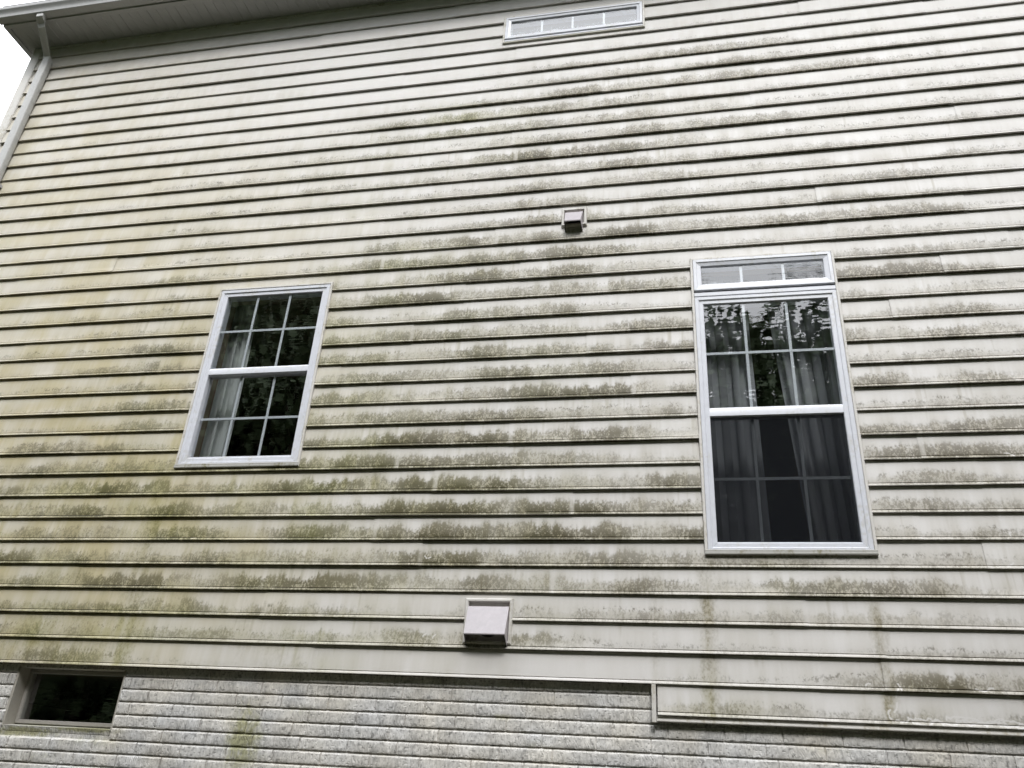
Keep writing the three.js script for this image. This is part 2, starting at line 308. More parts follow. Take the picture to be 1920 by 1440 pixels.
{
  const r = rng(23);
  for (let k = -1; k <= 36; k++) {
    const xs = LAYOUT.get(k);
    const y0 = k * P, ph = r() * 50, ytop = k === 36 ? SOFFIT - 0.004 - y0 : 1;
    for (let i = 0; i + 1 < xs.length; i++) {
      const lap = (k + i) & 1, over = i + 2 < xs.length ? 0.022 : 0, a = xs[i] - (i && lap ? 0.0 : 0), b = xs[i + 1] + over, z = lap ? 0.003 : 0;
      const ph2 = r() * 20, tilt = (r() - 0.5) * 0.0012;
      const wob = (x) => [0.0034 * (fbm2(x * 0.9 + ph, k * 2.7) - 0.5) + tilt * (x - a), z + 0.0048 * (fbm2(x * 1.3 + ph2, k * 1.9) - 0.5)];
      const bks = [a, b]; for (const o of OPEN) if (o.y1 > y0 && o.y0 < y0 + P) for (const e of [o.x0, o.x1]) if (e > a && e < b) bks.push(e);
      bks.sort((p, q) => p - q);
      const geos = [];
      for (let n = 0; n + 1 < bks.length; n++) {
        const m = (bks[n] + bks[n + 1]) / 2; let parts = [[-0.01, Math.min(1, ytop)]];
        for (const o of OPEN) if (m > o.x0 && m < o.x1 && o.y1 > y0 && o.y0 < y0 + P + 0.004) {
          const nx = []; for (const [lo, hi] of parts) { if (o.y0 - y0 > lo) nx.push([lo, Math.min(hi, o.y0 - y0)]); if (o.y1 - y0 < hi) nx.push([Math.max(lo, o.y1 - y0), hi]); } parts = nx;
        }
        parts = parts.filter(([lo, hi]) => Math.min(hi, P + 0.004) - Math.max(lo, 0) > 0.008);
        if (!parts.length && geos.length) { flush(geos, a, b); }
        for (const [lo, hi] of parts) { const pr = clipProf(lo, hi).map(([y, zz]) => [y + y0, zz]); if (pr.length > 1) geos.push(sweepX(pr, bks[n], bks[n + 1], Math.max(1, Math.round((bks[n + 1] - bks[n]) / 0.28)), wob, 0.6)); }
      }
      if (geos.length) flush(geos, a, b);
    }
  }
}
// ---- starter strip along the lower edge and the end cap where the siding steps down
{
  const ps = (y) => [[y + 0.02, -0.001], [y, 0.002], [y - 0.001, 0.014], [y + 0.003, 0.0195], [y + 0.009, 0.0195], [y + 0.014, 0.013], [y + 0.03, 0.011]];
  mesh('starter_strip', sweepX(ps(-P - 0.03), STEP + 0.014, XR - 0.06, 20, (x) => [0.003 * (fbm2(x * 1.2, 3) - 0.5), 0]), M.cream, siding);
  mesh('end_channel', [box(STEP - 0.012, STEP + 0.012, -P - 0.036, -0.004, -0.018, 0.0285), box(STEP - 0.0105, STEP + 0.0105, -P - 0.0345, -0.0055, 0.0285, 0.0305)], M.cream, siding);
}

// ---- corner posts
function cornerPost(x, s) {
  const xa = x, xb = x + s * 0.105; const q = (a, b, z0, z1) => box(Math.min(a, b), Math.max(a, b), -0.01, SOFFIT - 0.002, z0, z1);
  mesh('corner_post', [q(xa, xb - s * 0.008, -0.11, 0.024), q(xa + s * 0.001, xb, 0.0, 0.018), q(xa + s * 0.012, xb - s * 0.02, 0.024, 0.0255)], M.cream, house);
}
cornerPost(XL, 1); cornerPost(XR, -1);

// ---- brick-patterned foundation
const bumpBrick = dataTex(1024, 512, (i, j) => {
  const x = i / 1024 * 1.2, y = j / 512 * 0.6;
  const str = vn(x * 160 + 5 * vn(x * 20, y * 20), y * 26), ch = fbm3(x * 70, y * 55), pit = sst(0.74, 0.9, vn(x * 120, y * 110));
  const v = 0.2 + 0.42 * sst(0.3, 0.75, str) * (0.4 + 0.6 * vn(x * 13, y * 16)) + 0.45 * ch - 0.35 * pit; return [v, v, v];
}, false, true); bumpBrick.repeat.set(1 / 1.2, 1 / 0.6);
const FX0 = -5.3, FX1 = 2.7, FY0 = -0.95, FY1 = 0.03;
const moss = [[455, 1385, 30, 60, 0.9], [30, 1372, 60, 8, 1], [150, 1368, 60, 7, 1], [470, 1350, 30, 14, 0.5], [170, 1390, 60, 14, 0.4], [90, 1420, 70, 16, 0.3], [1000, 1395, 30, 12, 0.3], [940, 1345, 30, 8, 0.4], [600, 1400, 60, 20, 0.22], [560, 1330, 40, 14, 0.3], [1560, 1405, 80, 12, 0.3]].map(([px, py, rx, ry, a]) => { const c = wallAt(px, py, BZ), e = wallAt(px + rx, py, BZ), f = wallAt(px, py + ry, BZ); return [c[0], c[1], e[0] - c[0], c[1] - f[1], a]; });
const brickMap = dataTex(2048, 1024, (i, j) => {
  const x = FX0 + (FX1 - FX0) * i / 2048, y = FY0 + (FY1 - FY0) * j / 1024;
  const b = fbm3(x * 9, y * 12), s = vn(x * 170, y * 90), st = vn(x * 130 + 6 * vn(x * 15, y * 15), y * 17), d = sst(0.8, 0.9, vn(x * 85 + 8, y * 80)), w = sst(0.66, 0.85, vn(x * 95, y * 48 + 9)), tint = fbm2(x * 4.1 + 3, y * 9), warm = fbm2(x * 6 + 40, y * 7 + 3);
  let v = 0.66 * (0.88 + 0.42 * (b - 0.5) + 0.24 * (s - 0.5) - 0.16 * sst(0.4, 0.15, st)) * (1 - 0.42 * d) + 0.08 * w;
  const rf = (((BTOP + 0.001 - y) / BP) % 1 + 1) % 1; if (rf < 0.15) v = v * 0.35 + 0.65 * (0.66 + 0.1 * (s - 0.5));  // smooth cement ledge atop each brick, its highlight painted in as lighter colour
  let c = [v * (1 + 0.05 * (warm - 0.5)), v * (0.968 - 0.01 * warm), v * (0.915 - 0.12 * (warm - 0.4))];
  let m = 0; for (const [cx, cy, rx, ry, a] of moss) { const q = ((x - cx) / rx) ** 2 + ((y - cy) / ry) ** 2; if (q < 8) m = Math.max(m, a * Math.exp(-0.7 * q)); }
  m = sst(0.12, 0.75, m * (0.4 + 0.9 * fbm3(x * 40, y * 30) + 0.4 * (st - 0.5)) + 0.12 * sst(0.6, 0.9, tint)) * 0.8;
  const g = [0.3, 0.29, 0.13]; c = c.map((k, n) => k + (g[n] * (0.6 + 0.7 * s) - k) * m);
  return c.map(enc);
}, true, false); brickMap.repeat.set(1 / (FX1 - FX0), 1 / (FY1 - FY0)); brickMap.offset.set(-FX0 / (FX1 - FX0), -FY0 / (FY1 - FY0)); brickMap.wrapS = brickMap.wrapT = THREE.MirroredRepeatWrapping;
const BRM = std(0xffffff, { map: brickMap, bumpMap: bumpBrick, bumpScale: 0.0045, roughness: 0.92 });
const BL = 0.302, MJ = 0.01;
function brickGeo(seed, w, h, cx, cy) {                // rough faced block, irregular arrises, uv in wall metres
  const r = rng(seed), nx = 14, D = 0.03, grid = [], rows = [[-h / 2, -0.002], [-h / 2 + 0.004, 0], [-h * 0.17, 0], [h * 0.17, 0], [h / 2 - 0.0115, 0], [h / 2 - 0.009, -0.0015], [h / 2, -0.0125]], ny = rows.length - 1;
  for (let j = 0; j <= ny; j++) for (let i = 0; i <= nx; i++) {
    const ex = i === 0 || i === nx, ey = j === 0 || j === ny, rough = j > 0 && j < ny - 1 ? 0.0028 : 0.0014;
    grid.push([(i / nx - 0.5) * w + (ex ? 0 : (r() - 0.5) * 0.008), rows[j][0] + (r() - 0.5) * (j >= ny - 2 ? 0.0016 : ey ? 0.0016 : 0.003), rows[j][1] + (r() - 0.5) * rough]);
  }
  const pos = [], uv = [], put = (a, b, c, d) => { for (const p of [a, b, c, a, c, d]) { pos.push(...p); uv.push(p[0] + cx, p[1] + cy); } };
  const G = (i, j) => grid[j * (nx + 1) + i], back = (p) => [p[0], p[1], -D];
  for (let j = 0; j < ny; j++) for (let i = 0; i < nx; i++) put(G(i, j), G(i + 1, j), G(i + 1, j + 1), G(i, j + 1));
  for (let i = 0; i < nx; i++) { put(back(G(i, 0)), back(G(i + 1, 0)), G(i + 1, 0), G(i, 0)); put(G(i, ny), G(i + 1, ny), back(G(i + 1, ny)), back(G(i, ny))); }
  for (let j = 0; j < ny; j++) { put(back(G(0, j)), G(0, j), G(0, j + 1), back(G(0, j + 1))); put(G(nx, j), back(G(nx, j)), back(G(nx, j + 1)), G(nx, j + 1)); }
  return toCreasedNormals(geoFrom(pos, uv), 0.6);
}
const BH = BP - 0.007;
{
  const core = wallWithHoles(XL + 0.06, XR - 0.06, GROUND - 0.4, 0.012, -0.175, BZ - 0.014, [{ x0: BW.x0, x1: BW.x1, y0: BW.y0, y1: BW.y1 + 0.012 }]);
  const fill = [], rest = [], r = rng(5), list = [];
  const rows = Math.ceil((BTOP - GROUND + 0.1) / BP);
  for (let n = -1; n < rows; n++) {
    const yt = BTOP - n * BP, yb = yt - BH, yc = (yt + yb) / 2, off = [-1.345, -1.2, -1.313, -1.405][(n + 4) % 4] - 40 * BL;
    for (let i = 0; i < 90; i++) {
      let a = off + i * BL + MJ / 2, b = a + BL - MJ; if (b < XL + 0.1 || a > XR - 0.1) continue;
      const top = n < 0 ? Math.min(yt, 0.01) : yt;
      let segs = [[a, b]];
      if (top > BW.y0 - 0.004 && yc < BW.y1 + 0.08) segs = segs.flatMap(([p, q]) => q < BW.x0 || p > BW.x1 ? [[p, q]] : [[p, Math.min(q, BW.x0)], [Math.max(p, BW.x1), q]].filter(([u, v]) => v - u > 0.02));
      for (const [p, q] of segs) {
        list.push({ p, q, top, yb, z: (r() - 0.5) * 0.002, v: (r() * 1e6) | 0 });
        if (!(top > BW.y0 && p < BW.x1 && q > BW.x0 - 0.003)) fill.push(box(q - 0.001, q + MJ + 0.001, yb + 0.002, top - 0.0035, BZ - 0.02, BZ - 0.0075));
      }
    }
  }
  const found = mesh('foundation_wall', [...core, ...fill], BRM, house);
  found.userData.label = 'grey brick-patterned concrete foundation';
  for (const b of list) {
    const w = b.q - b.p, h = b.top - b.yb, cx = (b.p + b.q) / 2, cy = (b.top + b.yb) / 2;
    const inView = cy > -0.8 && cx > -4.9 && cx < 2.5;
    const g = brickGeo(b.v, w, h, cx, cy);
    if (!inView) { const c = g.clone(); c.translate(cx, cy, BZ + b.z); rest.push(c); continue; }
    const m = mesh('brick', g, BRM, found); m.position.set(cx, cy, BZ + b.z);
  }
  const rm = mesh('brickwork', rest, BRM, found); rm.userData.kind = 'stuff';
}

// ---- windows
const J = [[0, -0.01], [0, 0.027], [0.003, 0.031], [0.015, 0.031], [0.018, 0.027], [0.0185, 0.008]];
function trim(win, r) { const g = miter(r, J), nm = ['trim', 'trim', 'trim', 'trim']; g.forEach((x, i) => mesh(nm[i], x, i === 0 ? M.dirtyCream : M.cream, win)); }
function sillTrim(win, r) { mesh('sill_trim', sweepX([[r.y0 + 0.001, 0.0], [r.y0 - 0.001, 0.03], [r.y0 + 0.003, 0.0355], [r.y0 + 0.012, 0.0365], [r.y0 + 0.016, 0.034], [r.y0 + 0.028, 0.034], [r.y0 + 0.032, 0.0295]], r.x0 + 0.002, r.x1 - 0.002), M.grime, win); }
function bars(win, name, r, prof, mat) { return miter(r, prof).map((g) => mesh(name, g, mat, win)); }
function paneGeo(x0, x1, y0, y1, z) { const g = new THREE.PlaneGeometry(x1 - x0, y1 - y0); g.translate((x0 + x1) / 2, (y0 + y1) / 2, z); return g; }
function grid(win, x0, x1, y0, y1, z, vs, hs, w = 0.018) {
  for (const x of vs) mesh('grille_bar', box(x - w / 2, x + w / 2, y0, y1, z - 0.008, z - 0.003), M.grille, win);
  for (const y of hs) mesh('grille_bar', box(x0, x1, y - w / 2, y + w / 2, z - 0.0085, z - 0.0025), M.grille, win);
}
const FR = (w) => [[0, 0.0], [0, 0.025], [0.003, 0.029], [w * 0.42, 0.029], [w * 0.47, 0.026], [w * 0.5, 0.021], [w * 0.93, 0.021], [w, 0.017], [w, -0.05]];
function sashPair(win, r, mid, railH, zU, zL, cols, hU, hL, screen) {
  // r: clear opening of the frame
  const z = zU;
  mesh('pane', paneGeo(r.x0 - 0.006, r.x1 + 0.006, mid, r.y1 + 0.006, zU), M.glass, win);
  mesh('pane', paneGeo(r.x0 - 0.006, r.x1 + 0.006, r.y0 - 0.006, mid - railH + 0.004, zL), M.glass, win);
  mesh('meeting_rail', [sweepX([[mid - railH, -0.05], [mid - railH, 0.012], [mid - railH + 0.004, 0.018], [mid - 0.016, 0.018], [mid - 0.008, 0.016], [mid, zU + 0.002], [mid, -0.03]], r.x0 - 0.002, r.x1 + 0.002)], M.white, win);
  mesh('bottom_rail', [sweepX([[r.y0 - 0.004, -0.04], [r.y0 - 0.004, -0.006], [r.y0 + 0.006, 0.002], [r.y0 + 0.016, 0.002], [r.y0 + 0.02, zL]], r.x0 - 0.002, r.x1 + 0.002)], M.white, win);
  grid(win, r.x0, r.x1, mid, r.y1, zU, cols, [hU]);
  grid(win, r.x0, r.x1, r.y0, mid - railH, zL, cols, [hL]);
  if (screen) mesh('insect_screen', box(r.x0 - 0.004, r.x1 + 0.004, r.y0 + 0.012, mid - railH, 0.0005, 0.0012), M.screen, win);
}
const drops = dataTex(1024, 128, (i, j) => { const x = i / 1024, y = j / 128, q = vn(i / 2.3, j / 1.9) * 0.6 + vn(i / 5 + 9, j / 4) * 0.4, p = fbm2(x * 7, 3.3 + y), v = sst(0, 0.12, q - 0.52 - 0.6 * y + 0.26 * (p - 0.62) - 0.12 * sst(0.3, 0.8, y)); return [v, v, v]; }, false, false);
M.drops = new THREE.MeshPhysicalMaterial({ color: lin(0.75, 0.77, 0.8), roughness: 0.35, transparent: true, alphaMap: drops, side: THREE.DoubleSide });
// window beside the middle of the wall: two sashes of six lights
{
  const w = group('window', house); w.userData.label = 'white double hung window of twelve lights with a curtain inside';
  trim(w, LW); sillTrim(w, LW);
  const r = inset(LW, 0.0185); bars(w, 'frame', r, FR(0.06), M.white);
  const c = inset(LW, 0.0785); sashPair(w, c, 2.163, 0.058, 0.008, -0.02, [-3.186, -2.914], 2.49, 1.755, false);
}
// taller window with a transom light above
{
  const w = group('window', house); w.userData.label = 'tall white double hung window with a transom light above';
  trim(w, RW); sillTrim(w, RW);
  const up = { x0: RW.x0 + 0.0185, x1: RW.x1 - 0.0185, y0: 2.578, y1: RW.y1 - 0.0185 };
  bars(w, 'transom_frame', { ...up, y0: 2.603 }, [[0, 0], [0, 0.033], [0.003, 0.036], [0.022, 0.036], [0.026, 0.031], [0.052, 0.026], [0.055, 0.022], [0.056, 0.008], [0.056, -0.05]], M.white);
  const tg = inset({ ...up, y0: 2.603 }, 0.056);
  mesh('pane', paneGeo(tg.x0 - 0.006, tg.x1 + 0.006, tg.y0 - 0.006, tg.y1 + 0.006, 0.012), M.glass, w);
  grid(w, tg.x0, tg.x1, tg.y0, tg.y1, 0.012, [0.487, 0.768], []);
  mesh('condensation', paneGeo(tg.x0, 0.487 - 0.01, tg.y0, tg.y1 - 0.03, 0.0108), M.drops, w);
  mesh('mullion', [sweepX([[2.555, -0.02], [2.555, 0.026], [2.559, 0.03], [2.584, 0.03], [2.588, 0.026], [2.604, 0.008], [2.604, -0.02]], up.x0, up.x1)], M.white, w);
  const lo = { x0: up.x0, x1: up.x1, y0: RW.y0 + 0.0185, y1: 2.553 };
  bars(w, 'frame', lo, [[0, 0], [0, 0.025], [0.003, 0.029], [0.024, 0.029], [0.028, 0.026], [0.03, 0.021], [0.054, 0.021], [0.058, 0.017], [0.058, -0.05]], M.white);
  const c = { x0: lo.x0 + 0.058, x1: lo.x1 - 0.058, y0: lo.y0 + 0.05, y1: lo.y1 - 0.03 };
  sashPair(w, { ...c, y1: lo.y1 - 0.058 }, 1.705, 0.064, 0.008, -0.02, [0.482, 0.762], 2.11, 1.228, true);
}
// small four-light window under the eave
{
  const w = group('window', house); w.userData.label = 'narrow white horizontal window of four lights under the eave';
  trim(w, TW);
  const r = inset(TW, 0.0185); bars(w, 'frame', { ...r, y0: r.y0 + 0.03 }, [[0, 0], [0, 0.031], [0.003, 0.034], [0.022, 0.034], [0.026, 0.029], [0.046, 0.025], [0.05, 0.021], [0.051, 0.008], [0.051, -0.05]], M.white);
  mesh('sill', [sweepX([[r.y0, 0.0], [r.y0, 0.026], [r.y0 + 0.003, 0.03], [r.y0 + 0.018, 0.028], [r.y0 + 0.031, 0.006], [r.y0 + 0.031, 0]], r.x0, r.x1)], M.white, w);
  const c = inset({ ...r, y0: r.y0 + 0.03 }, 0.051);
  mesh('pane', paneGeo(c.x0 - 0.006, c.x1 + 0.006, c.y0 - 0.006, c.y1 + 0.006, 0.012), M.glass, w);
  grid(w, c.x0, c.x1, c.y0, c.y1, 0.012, [-1.035, -0.76, -0.485], []);
  mesh('condensation', paneGeo(c.x0, c.x1, c.y0, c.y1, 0.0108), M.drops, w);
}
// basement window set back in the foundation
{
  const w = group('basement_window', house); w.userData.label = 'dark basement window with a grey frame set back in the foundation';
  const z = -0.13, r = { x0: BW.x0 + 0.012, x1: BW.x1 - 0.012, y0: BW.y0 + 0.012, y1: BW.y1 + 0.01 };
  bars(w, 'frame', { ...r, y0: r.y0 + 0.006 }, [[0, z - 0.02], [0, z + 0.01], [0.003, z + 0.014], [0.022, z + 0.014], [0.025, z + 0.008], [0.025, z - 0.03]], M.bronze);
  mesh('pane', paneGeo(r.x0 + 0.022, r.x1 - 0.022, r.y0 + 0.026, r.y1 - 0.022, z), M.glass, w);
  for (const g of [box(BW.x0 - 0.004, BW.x0 + 0.013, BW.y0 - 0.004, BW.y1 + 0.012, -0.17, BZ - 0.006), box(BW.x1 - 0.013, BW.x1 + 0.004, BW.y0 - 0.004, BW.y1 + 0.012, -0.17, BZ - 0.006)]) mesh('reveal', g, M.concrete, w);
  const s = quads([[[BW.x0 + 0.012, BW.y0 + 0.02, -0.19], [BW.x1 - 0.012, BW.y0 + 0.02, -0.19], [BW.x1 - 0.012, BW.y0 + 0.0, BZ - 0.003], [BW.x0 + 0.012, BW.y0 + 0.0, BZ - 0.003]], [[BW.x0 + 0.012, BW.y0, BZ - 0.003], [BW.x1 - 0.012, BW.y0, BZ - 0.003], [BW.x1 - 0.012, BW.y0 - 0.03, BZ - 0.012], [BW.x0 + 0.012, BW.y0 - 0.03, BZ - 0.012]]]);
  mesh('sill', s, BRM, w);
}

// ---- vent hoods
function ventHood(r, hood, label) {
  const v = group('vent_hood', house); v.userData.label = label;
  miter(r, [[0, -0.002], [0, 0.024], [0.003, 0.03], [0.008, 0.034], [0.018, 0.034], [0.021, 0.03], [0.0215, 0.006]]).forEach((g, i) => mesh('mounting_block', g, M.cream, v));
  const { a, b, a2, b2, yt, yl, yb, zl } = hood, t = 0.002, zb = 0.007;
  const mid = (u, w, f) => u + (w - u) * f, A = [a, yt, zb], B = [b, yt, zb], C = [b2, yl, zl], D = [a2, yl, zl];
  const A1 = [mid(a, a2, 0.12), yt - 0.002, zb + 0.03], B1 = [mid(b, b2, 0.12), yt - 0.002, zb + 0.03];
  const q = [[A, B, B1, A1], [A1, B1, C, D], [B, [b, yb, zb], [b2, yl - 0.004, zl], C], [B, C, B1, B], [A, D, [a2, yl - 0.004, zl], [a, yb, zb]], [A, A1, D, A], [D, C, [b2, yl - 0.006, zl - 0.002], [a2, yl - 0.006, zl - 0.002]]];
  const inn = q.map((f) => f.map((p) => [p[0] + (p[0] > (a + b) / 2 ? -t : t), p[1] - t, Math.max(zb, p[2] - t)]));
  mesh('hood', toCreasedNormals(quads([...q, ...inn]), 0.5), M.hood, v);
  const cx = (a + b) / 2, cy = (yt + yb) / 2 + 0.02, dr = Math.min(0.075, (b - a) / 2 - 0.022);
  const sh = new THREE.Shape([new THREE.Vector2(r.x0 + 0.02, r.y0 + 0.004), new THREE.Vector2(r.x1 - 0.02, r.y0 + 0.004), new THREE.Vector2(r.x1 - 0.02, r.y1 - 0.02), new THREE.Vector2(r.x0 + 0.02, r.y1 - 0.02)]);
  sh.holes.push(new THREE.Path().absarc(cx, cy, dr, 0, Math.PI * 2, true));
  const bp = new THREE.ExtrudeGeometry(sh, { depth: 0.005, bevelEnabled: false, curveSegments: 20 }); mesh('back_plate', bp, M.cream, v);
  const duct = new THREE.CylinderGeometry(dr, dr, 0.6, 24, 1, true); duct.rotateX(Math.PI / 2); duct.translate(cx, cy, -0.297); mesh('duct', duct, M.duct, v);
}
ventHood(V2, { a: -1.276, b: -1.022, a2: -1.272, b2: -1.026, yt: 0.412, yl: 0.238, yb: 0.166, zl: 0.105 }, 'pale vent hood with a large sloping face low on the wall');
ventHood(V1, { a: -0.764, b: -0.628, a2: -0.758, b2: -0.638, yt: 3.38, yl: 3.252, yb: 3.2, zl: 0.1 }, 'small pale vent hood high on the wall');

// ---- eave: soffit, fascia, gutter, roof
const EX0 = -6.535, EX1 = XR + 0.11, FZ = 0.32;
{
  const base = mesh('soffit', [box(EX0, EX1, SOFFIT + 0.012, SOFFIT + 0.03, -0.02, FZ - 0.004)], M.soffit, house);
  const W = 0.305, rib = [[0, 0], [0.004, 0.005], [0.096, 0.005], [0.1, 0], [0.104, 0.005], [0.198, 0.005], [0.202, 0], [0.206, 0.005], [0.301, 0.005], [0.304, 0.0]];
  const q = []; for (let i = 0; i + 1 < rib.length; i++) { const [x0, h0] = rib[i], [x1, h1] = rib[i + 1]; q.push([[x0, SOFFIT + h0, 0.0], [x1, SOFFIT + h1, 0.0], [x1, SOFFIT + h1, FZ - 0.02], [x0, SOFFIT + h0, FZ - 0.02]]); }
  const g = quads(q);
  for (let x = EX0 + 0.05; x < EX1 - 0.06; x += W) { const m = mesh('soffit_panel', g, M.soffit, base); m.position.x = x; }
  mesh('soffit_channel', [box(EX0 + 0.002, EX1 - 0.002, SOFFIT - 0.006, SOFFIT + 0.01, FZ - 0.028, FZ - 0.004)], M.alu, base);
  mesh('wall_channel', [box(XL + 0.1, XR - 0.1, SOFFIT - 0.018, SOFFIT + 0.006, 0.004, 0.018)], M.cream, base);
  mesh('eave_end', [box(EX0 - 0.022, EX0 + 0.028, SOFFIT - 0.008, SOFFIT + 0.16, -0.25, FZ), box(EX1 - 0.028, EX1 + 0.022, SOFFIT - 0.008, SOFFIT + 0.16, -0.25, FZ)], M.alu, base);
  mesh('fascia', [box(EX0 - 0.02, EX1 + 0.02, SOFFIT - 0.006, SOFFIT + 0.17, FZ - 0.003, FZ + 0.015)], M.alu, house);
  const GB = SOFFIT + 0.012, z0 = FZ + 0.016, kp = [[GB + 0.118, z0], [GB, z0], [GB, z0 + 0.078], [GB + 0.004, z0 + 0.083], [GB + 0.032, z0 + 0.088], [GB + 0.045, z0 + 0.093], [GB + 0.06, z0 + 0.104], [GB + 0.075, z0 + 0.116], [GB + 0.086, z0 + 0.119], [GB + 0.106, z0 + 0.12], [GB + 0.11, z0 + 0.117], [GB + 0.11, z0 + 0.1]];
  const gut = mesh('gutter', [sweepX(kp, EX0 - 0.05, EX1 + 0.05, 14, (x) => [0.004 * (fbm2(x * 0.5, 9) - 0.5), 0], 0.35)], M.alu, house);
  const cap = (x) => { const s = new THREE.Shape(kp.map(([y, z]) => new THREE.Vector2(z, y))); const c = new THREE.ShapeGeometry(s); c.rotateY(-Math.PI / 2); c.translate(x, 0, 0); return c; };
  mesh('end_cap', cap(EX0 - 0.049), M.alu, gut); mesh('end_cap', cap(EX1 + 0.049), M.alu, gut);
  // roof planes
  const rise = 0.6, depth = 4.9, ry = SOFFIT + 0.16;
  const slab = (s) => { const zc = -4.5, f = (z) => [z, ry + 0.0 + (s > 0 ? (FZ + 0.1 - z) : (z - (2 * zc - FZ - 0.1))) * rise]; const e = s > 0 ? f(FZ + 0.075) : f(2 * zc - FZ - 0.075), t = f(zc); const pr = [[e[1], e[0]], [t[1], t[0]], [t[1] + 0.05, t[0]], [e[1] + 0.05, e[0]], [e[1], e[0]]]; const g = sweepX(pr, EX0 - 0.06, EX1 + 0.06, 1, null, 0.3); const cp = [EX0 - 0.06, EX1 + 0.06].map((x) => [[x, pr[0][0], pr[0][1]], [x, pr[1][0], pr[1][1]], [x, pr[2][0], pr[2][1]], [x, pr[3][0], pr[3][1]]]); return mergeGeometries([g, quads(cp)]); };
  mesh('roof', [slab(1), slab(-1)], M.shingle, house);
  const gt = new THREE.Shape([new THREE.Vector2(0.05, SOFFIT + 0.03), new THREE.Vector2(-9.05, SOFFIT + 0.03), new THREE.Vector2(-4.5, SOFFIT + 0.03 + 4.4 * rise)]);
  for (const x of [XL + 0.02, XR - 0.16]) { const e = new THREE.ExtrudeGeometry(gt, { depth: 0.14, bevelEnabled: false }); e.rotateY(-Math.PI / 2); e.translate(x + 0.14, 0, 0); mesh('gable', e, M.cream, house); }
}
// ---- downspout
{
  const d = group('downspout', house); d.userData.label = 'pale rectangular downspout beside the house corner';
  const w = 0.078, dp = 0.06, xr = (c) => { const o = [], rr = 0.01; for (let k = 0; k < 4; k++) for (let a = 0; a <= 3; a++) { const t = (k * 90 + a * 30) * Math.PI / 180, sx = k === 0 || k === 3 ? 1 : -1, sz = k < 2 ? 1 : -1; o.push([sx * (w / 2 * c - rr) + rr * Math.cos(t), sz * (dp / 2 * c - rr) + rr * Math.sin(t)]); } return o; };
  const tube = (path, c = 1) => { // rectangular tube along a path of [x,y,z,normal angle in the yz plane]
    const S = xr(c), q = []; const ring = ([x, y, z, a]) => S.map(([u, v]) => [x + u, y + v * Math.sin(a), z + v * Math.cos(a)]);
    for (let i = 0; i + 1 < path.length; i++) { const A = ring(path[i]), B = ring(path[i + 1]); for (let k = 0; k < S.length; k++) { const n = (k + 1) % S.length; q.push([A[k], A[n], B[n], B[k]]); } }
    return toCreasedNormals(quads(q), 0.6);
  };
  const x = -6.158, xt = -6.07, zw = 0.058;
  const a = 0.95;
  mesh('elbow', tube([[xt, SOFFIT + 0.014, 0.378, 0], [xt, SOFFIT - 0.03, 0.378, 0], [xt - 0.004, SOFFIT - 0.055, 0.368, a * 0.5], [xt - 0.008, SOFFIT - 0.075, 0.345, a], [x + 0.008, SOFFIT - 0.215, 0.095, a], [x + 0.003, SOFFIT - 0.24, 0.068, a * 0.5], [x, SOFFIT - 0.27, zw, 0], [x, SOFFIT - 0.36, zw, 0]], 1.0), M.spout, d);
  mesh('pipe', tube([[x, SOFFIT - 0.33, zw, 0], [x, SOFFIT - 0.335, zw, 0], [x, GROUND + 0.15, zw, 0]], 1.07), M.spout, d);
  for (const y of [4.2, 1.2]) mesh('strap', box(x - 0.075, x + 0.075, y, y + 0.03, 0.02, 0.0935), M.spout, d);
}

// ---- remaining shell and rooms
{
  const sh = [box(XL + 0.02, XL + 0.16, GROUND - 0.4, SOFFIT + 0.02, -9, -0.17), box(XR - 0.16, XR - 0.02, GROUND - 0.4, SOFFIT + 0.02, -9, -0.17), box(XL + 0.02, XR - 0.02, GROUND - 0.4, SOFFIT + 0.02, -9.14, -9.0)];
  sh.forEach((g) => mesh('outer_wall', g, M.cream, house));
  const inn = (n, ...b) => mesh(n, box(...b), M.inner, house);
  inn('floor', XL + 0.17, XR - 0.17, -0.02, 0.2, -8.99, -0.165); inn('floor', XL + 0.17, XR - 0.17, 3.05, 3.3, -8.99, -0.165); inn('ceiling', XL + 0.17, XR - 0.17, SOFFIT - 0.05, SOFFIT - 0.005, -8.99, -0.165); inn('floor', XL + 0.17, XR - 0.17, GROUND - 0.35, GROUND - 0.2, -8.99, -0.305);
  for (const [y0, y1] of [[0.21, 3.04], [3.31, SOFFIT - 0.06]]) { inn('partition', XL + 0.17, XR - 0.17, y0, y1, -4.2, -4.08); inn('partition', -1.7, -1.6, y0, y1, -4.07, -0.165); }
  inn('partition', XL + 0.17, XR - 0.17, GROUND - 0.19, -0.03, -3.2, -3.08);
  inn('lining', XL + 0.17, LW.x0 + 0.035, 0.21, 3.04, -0.185, -0.163);
}

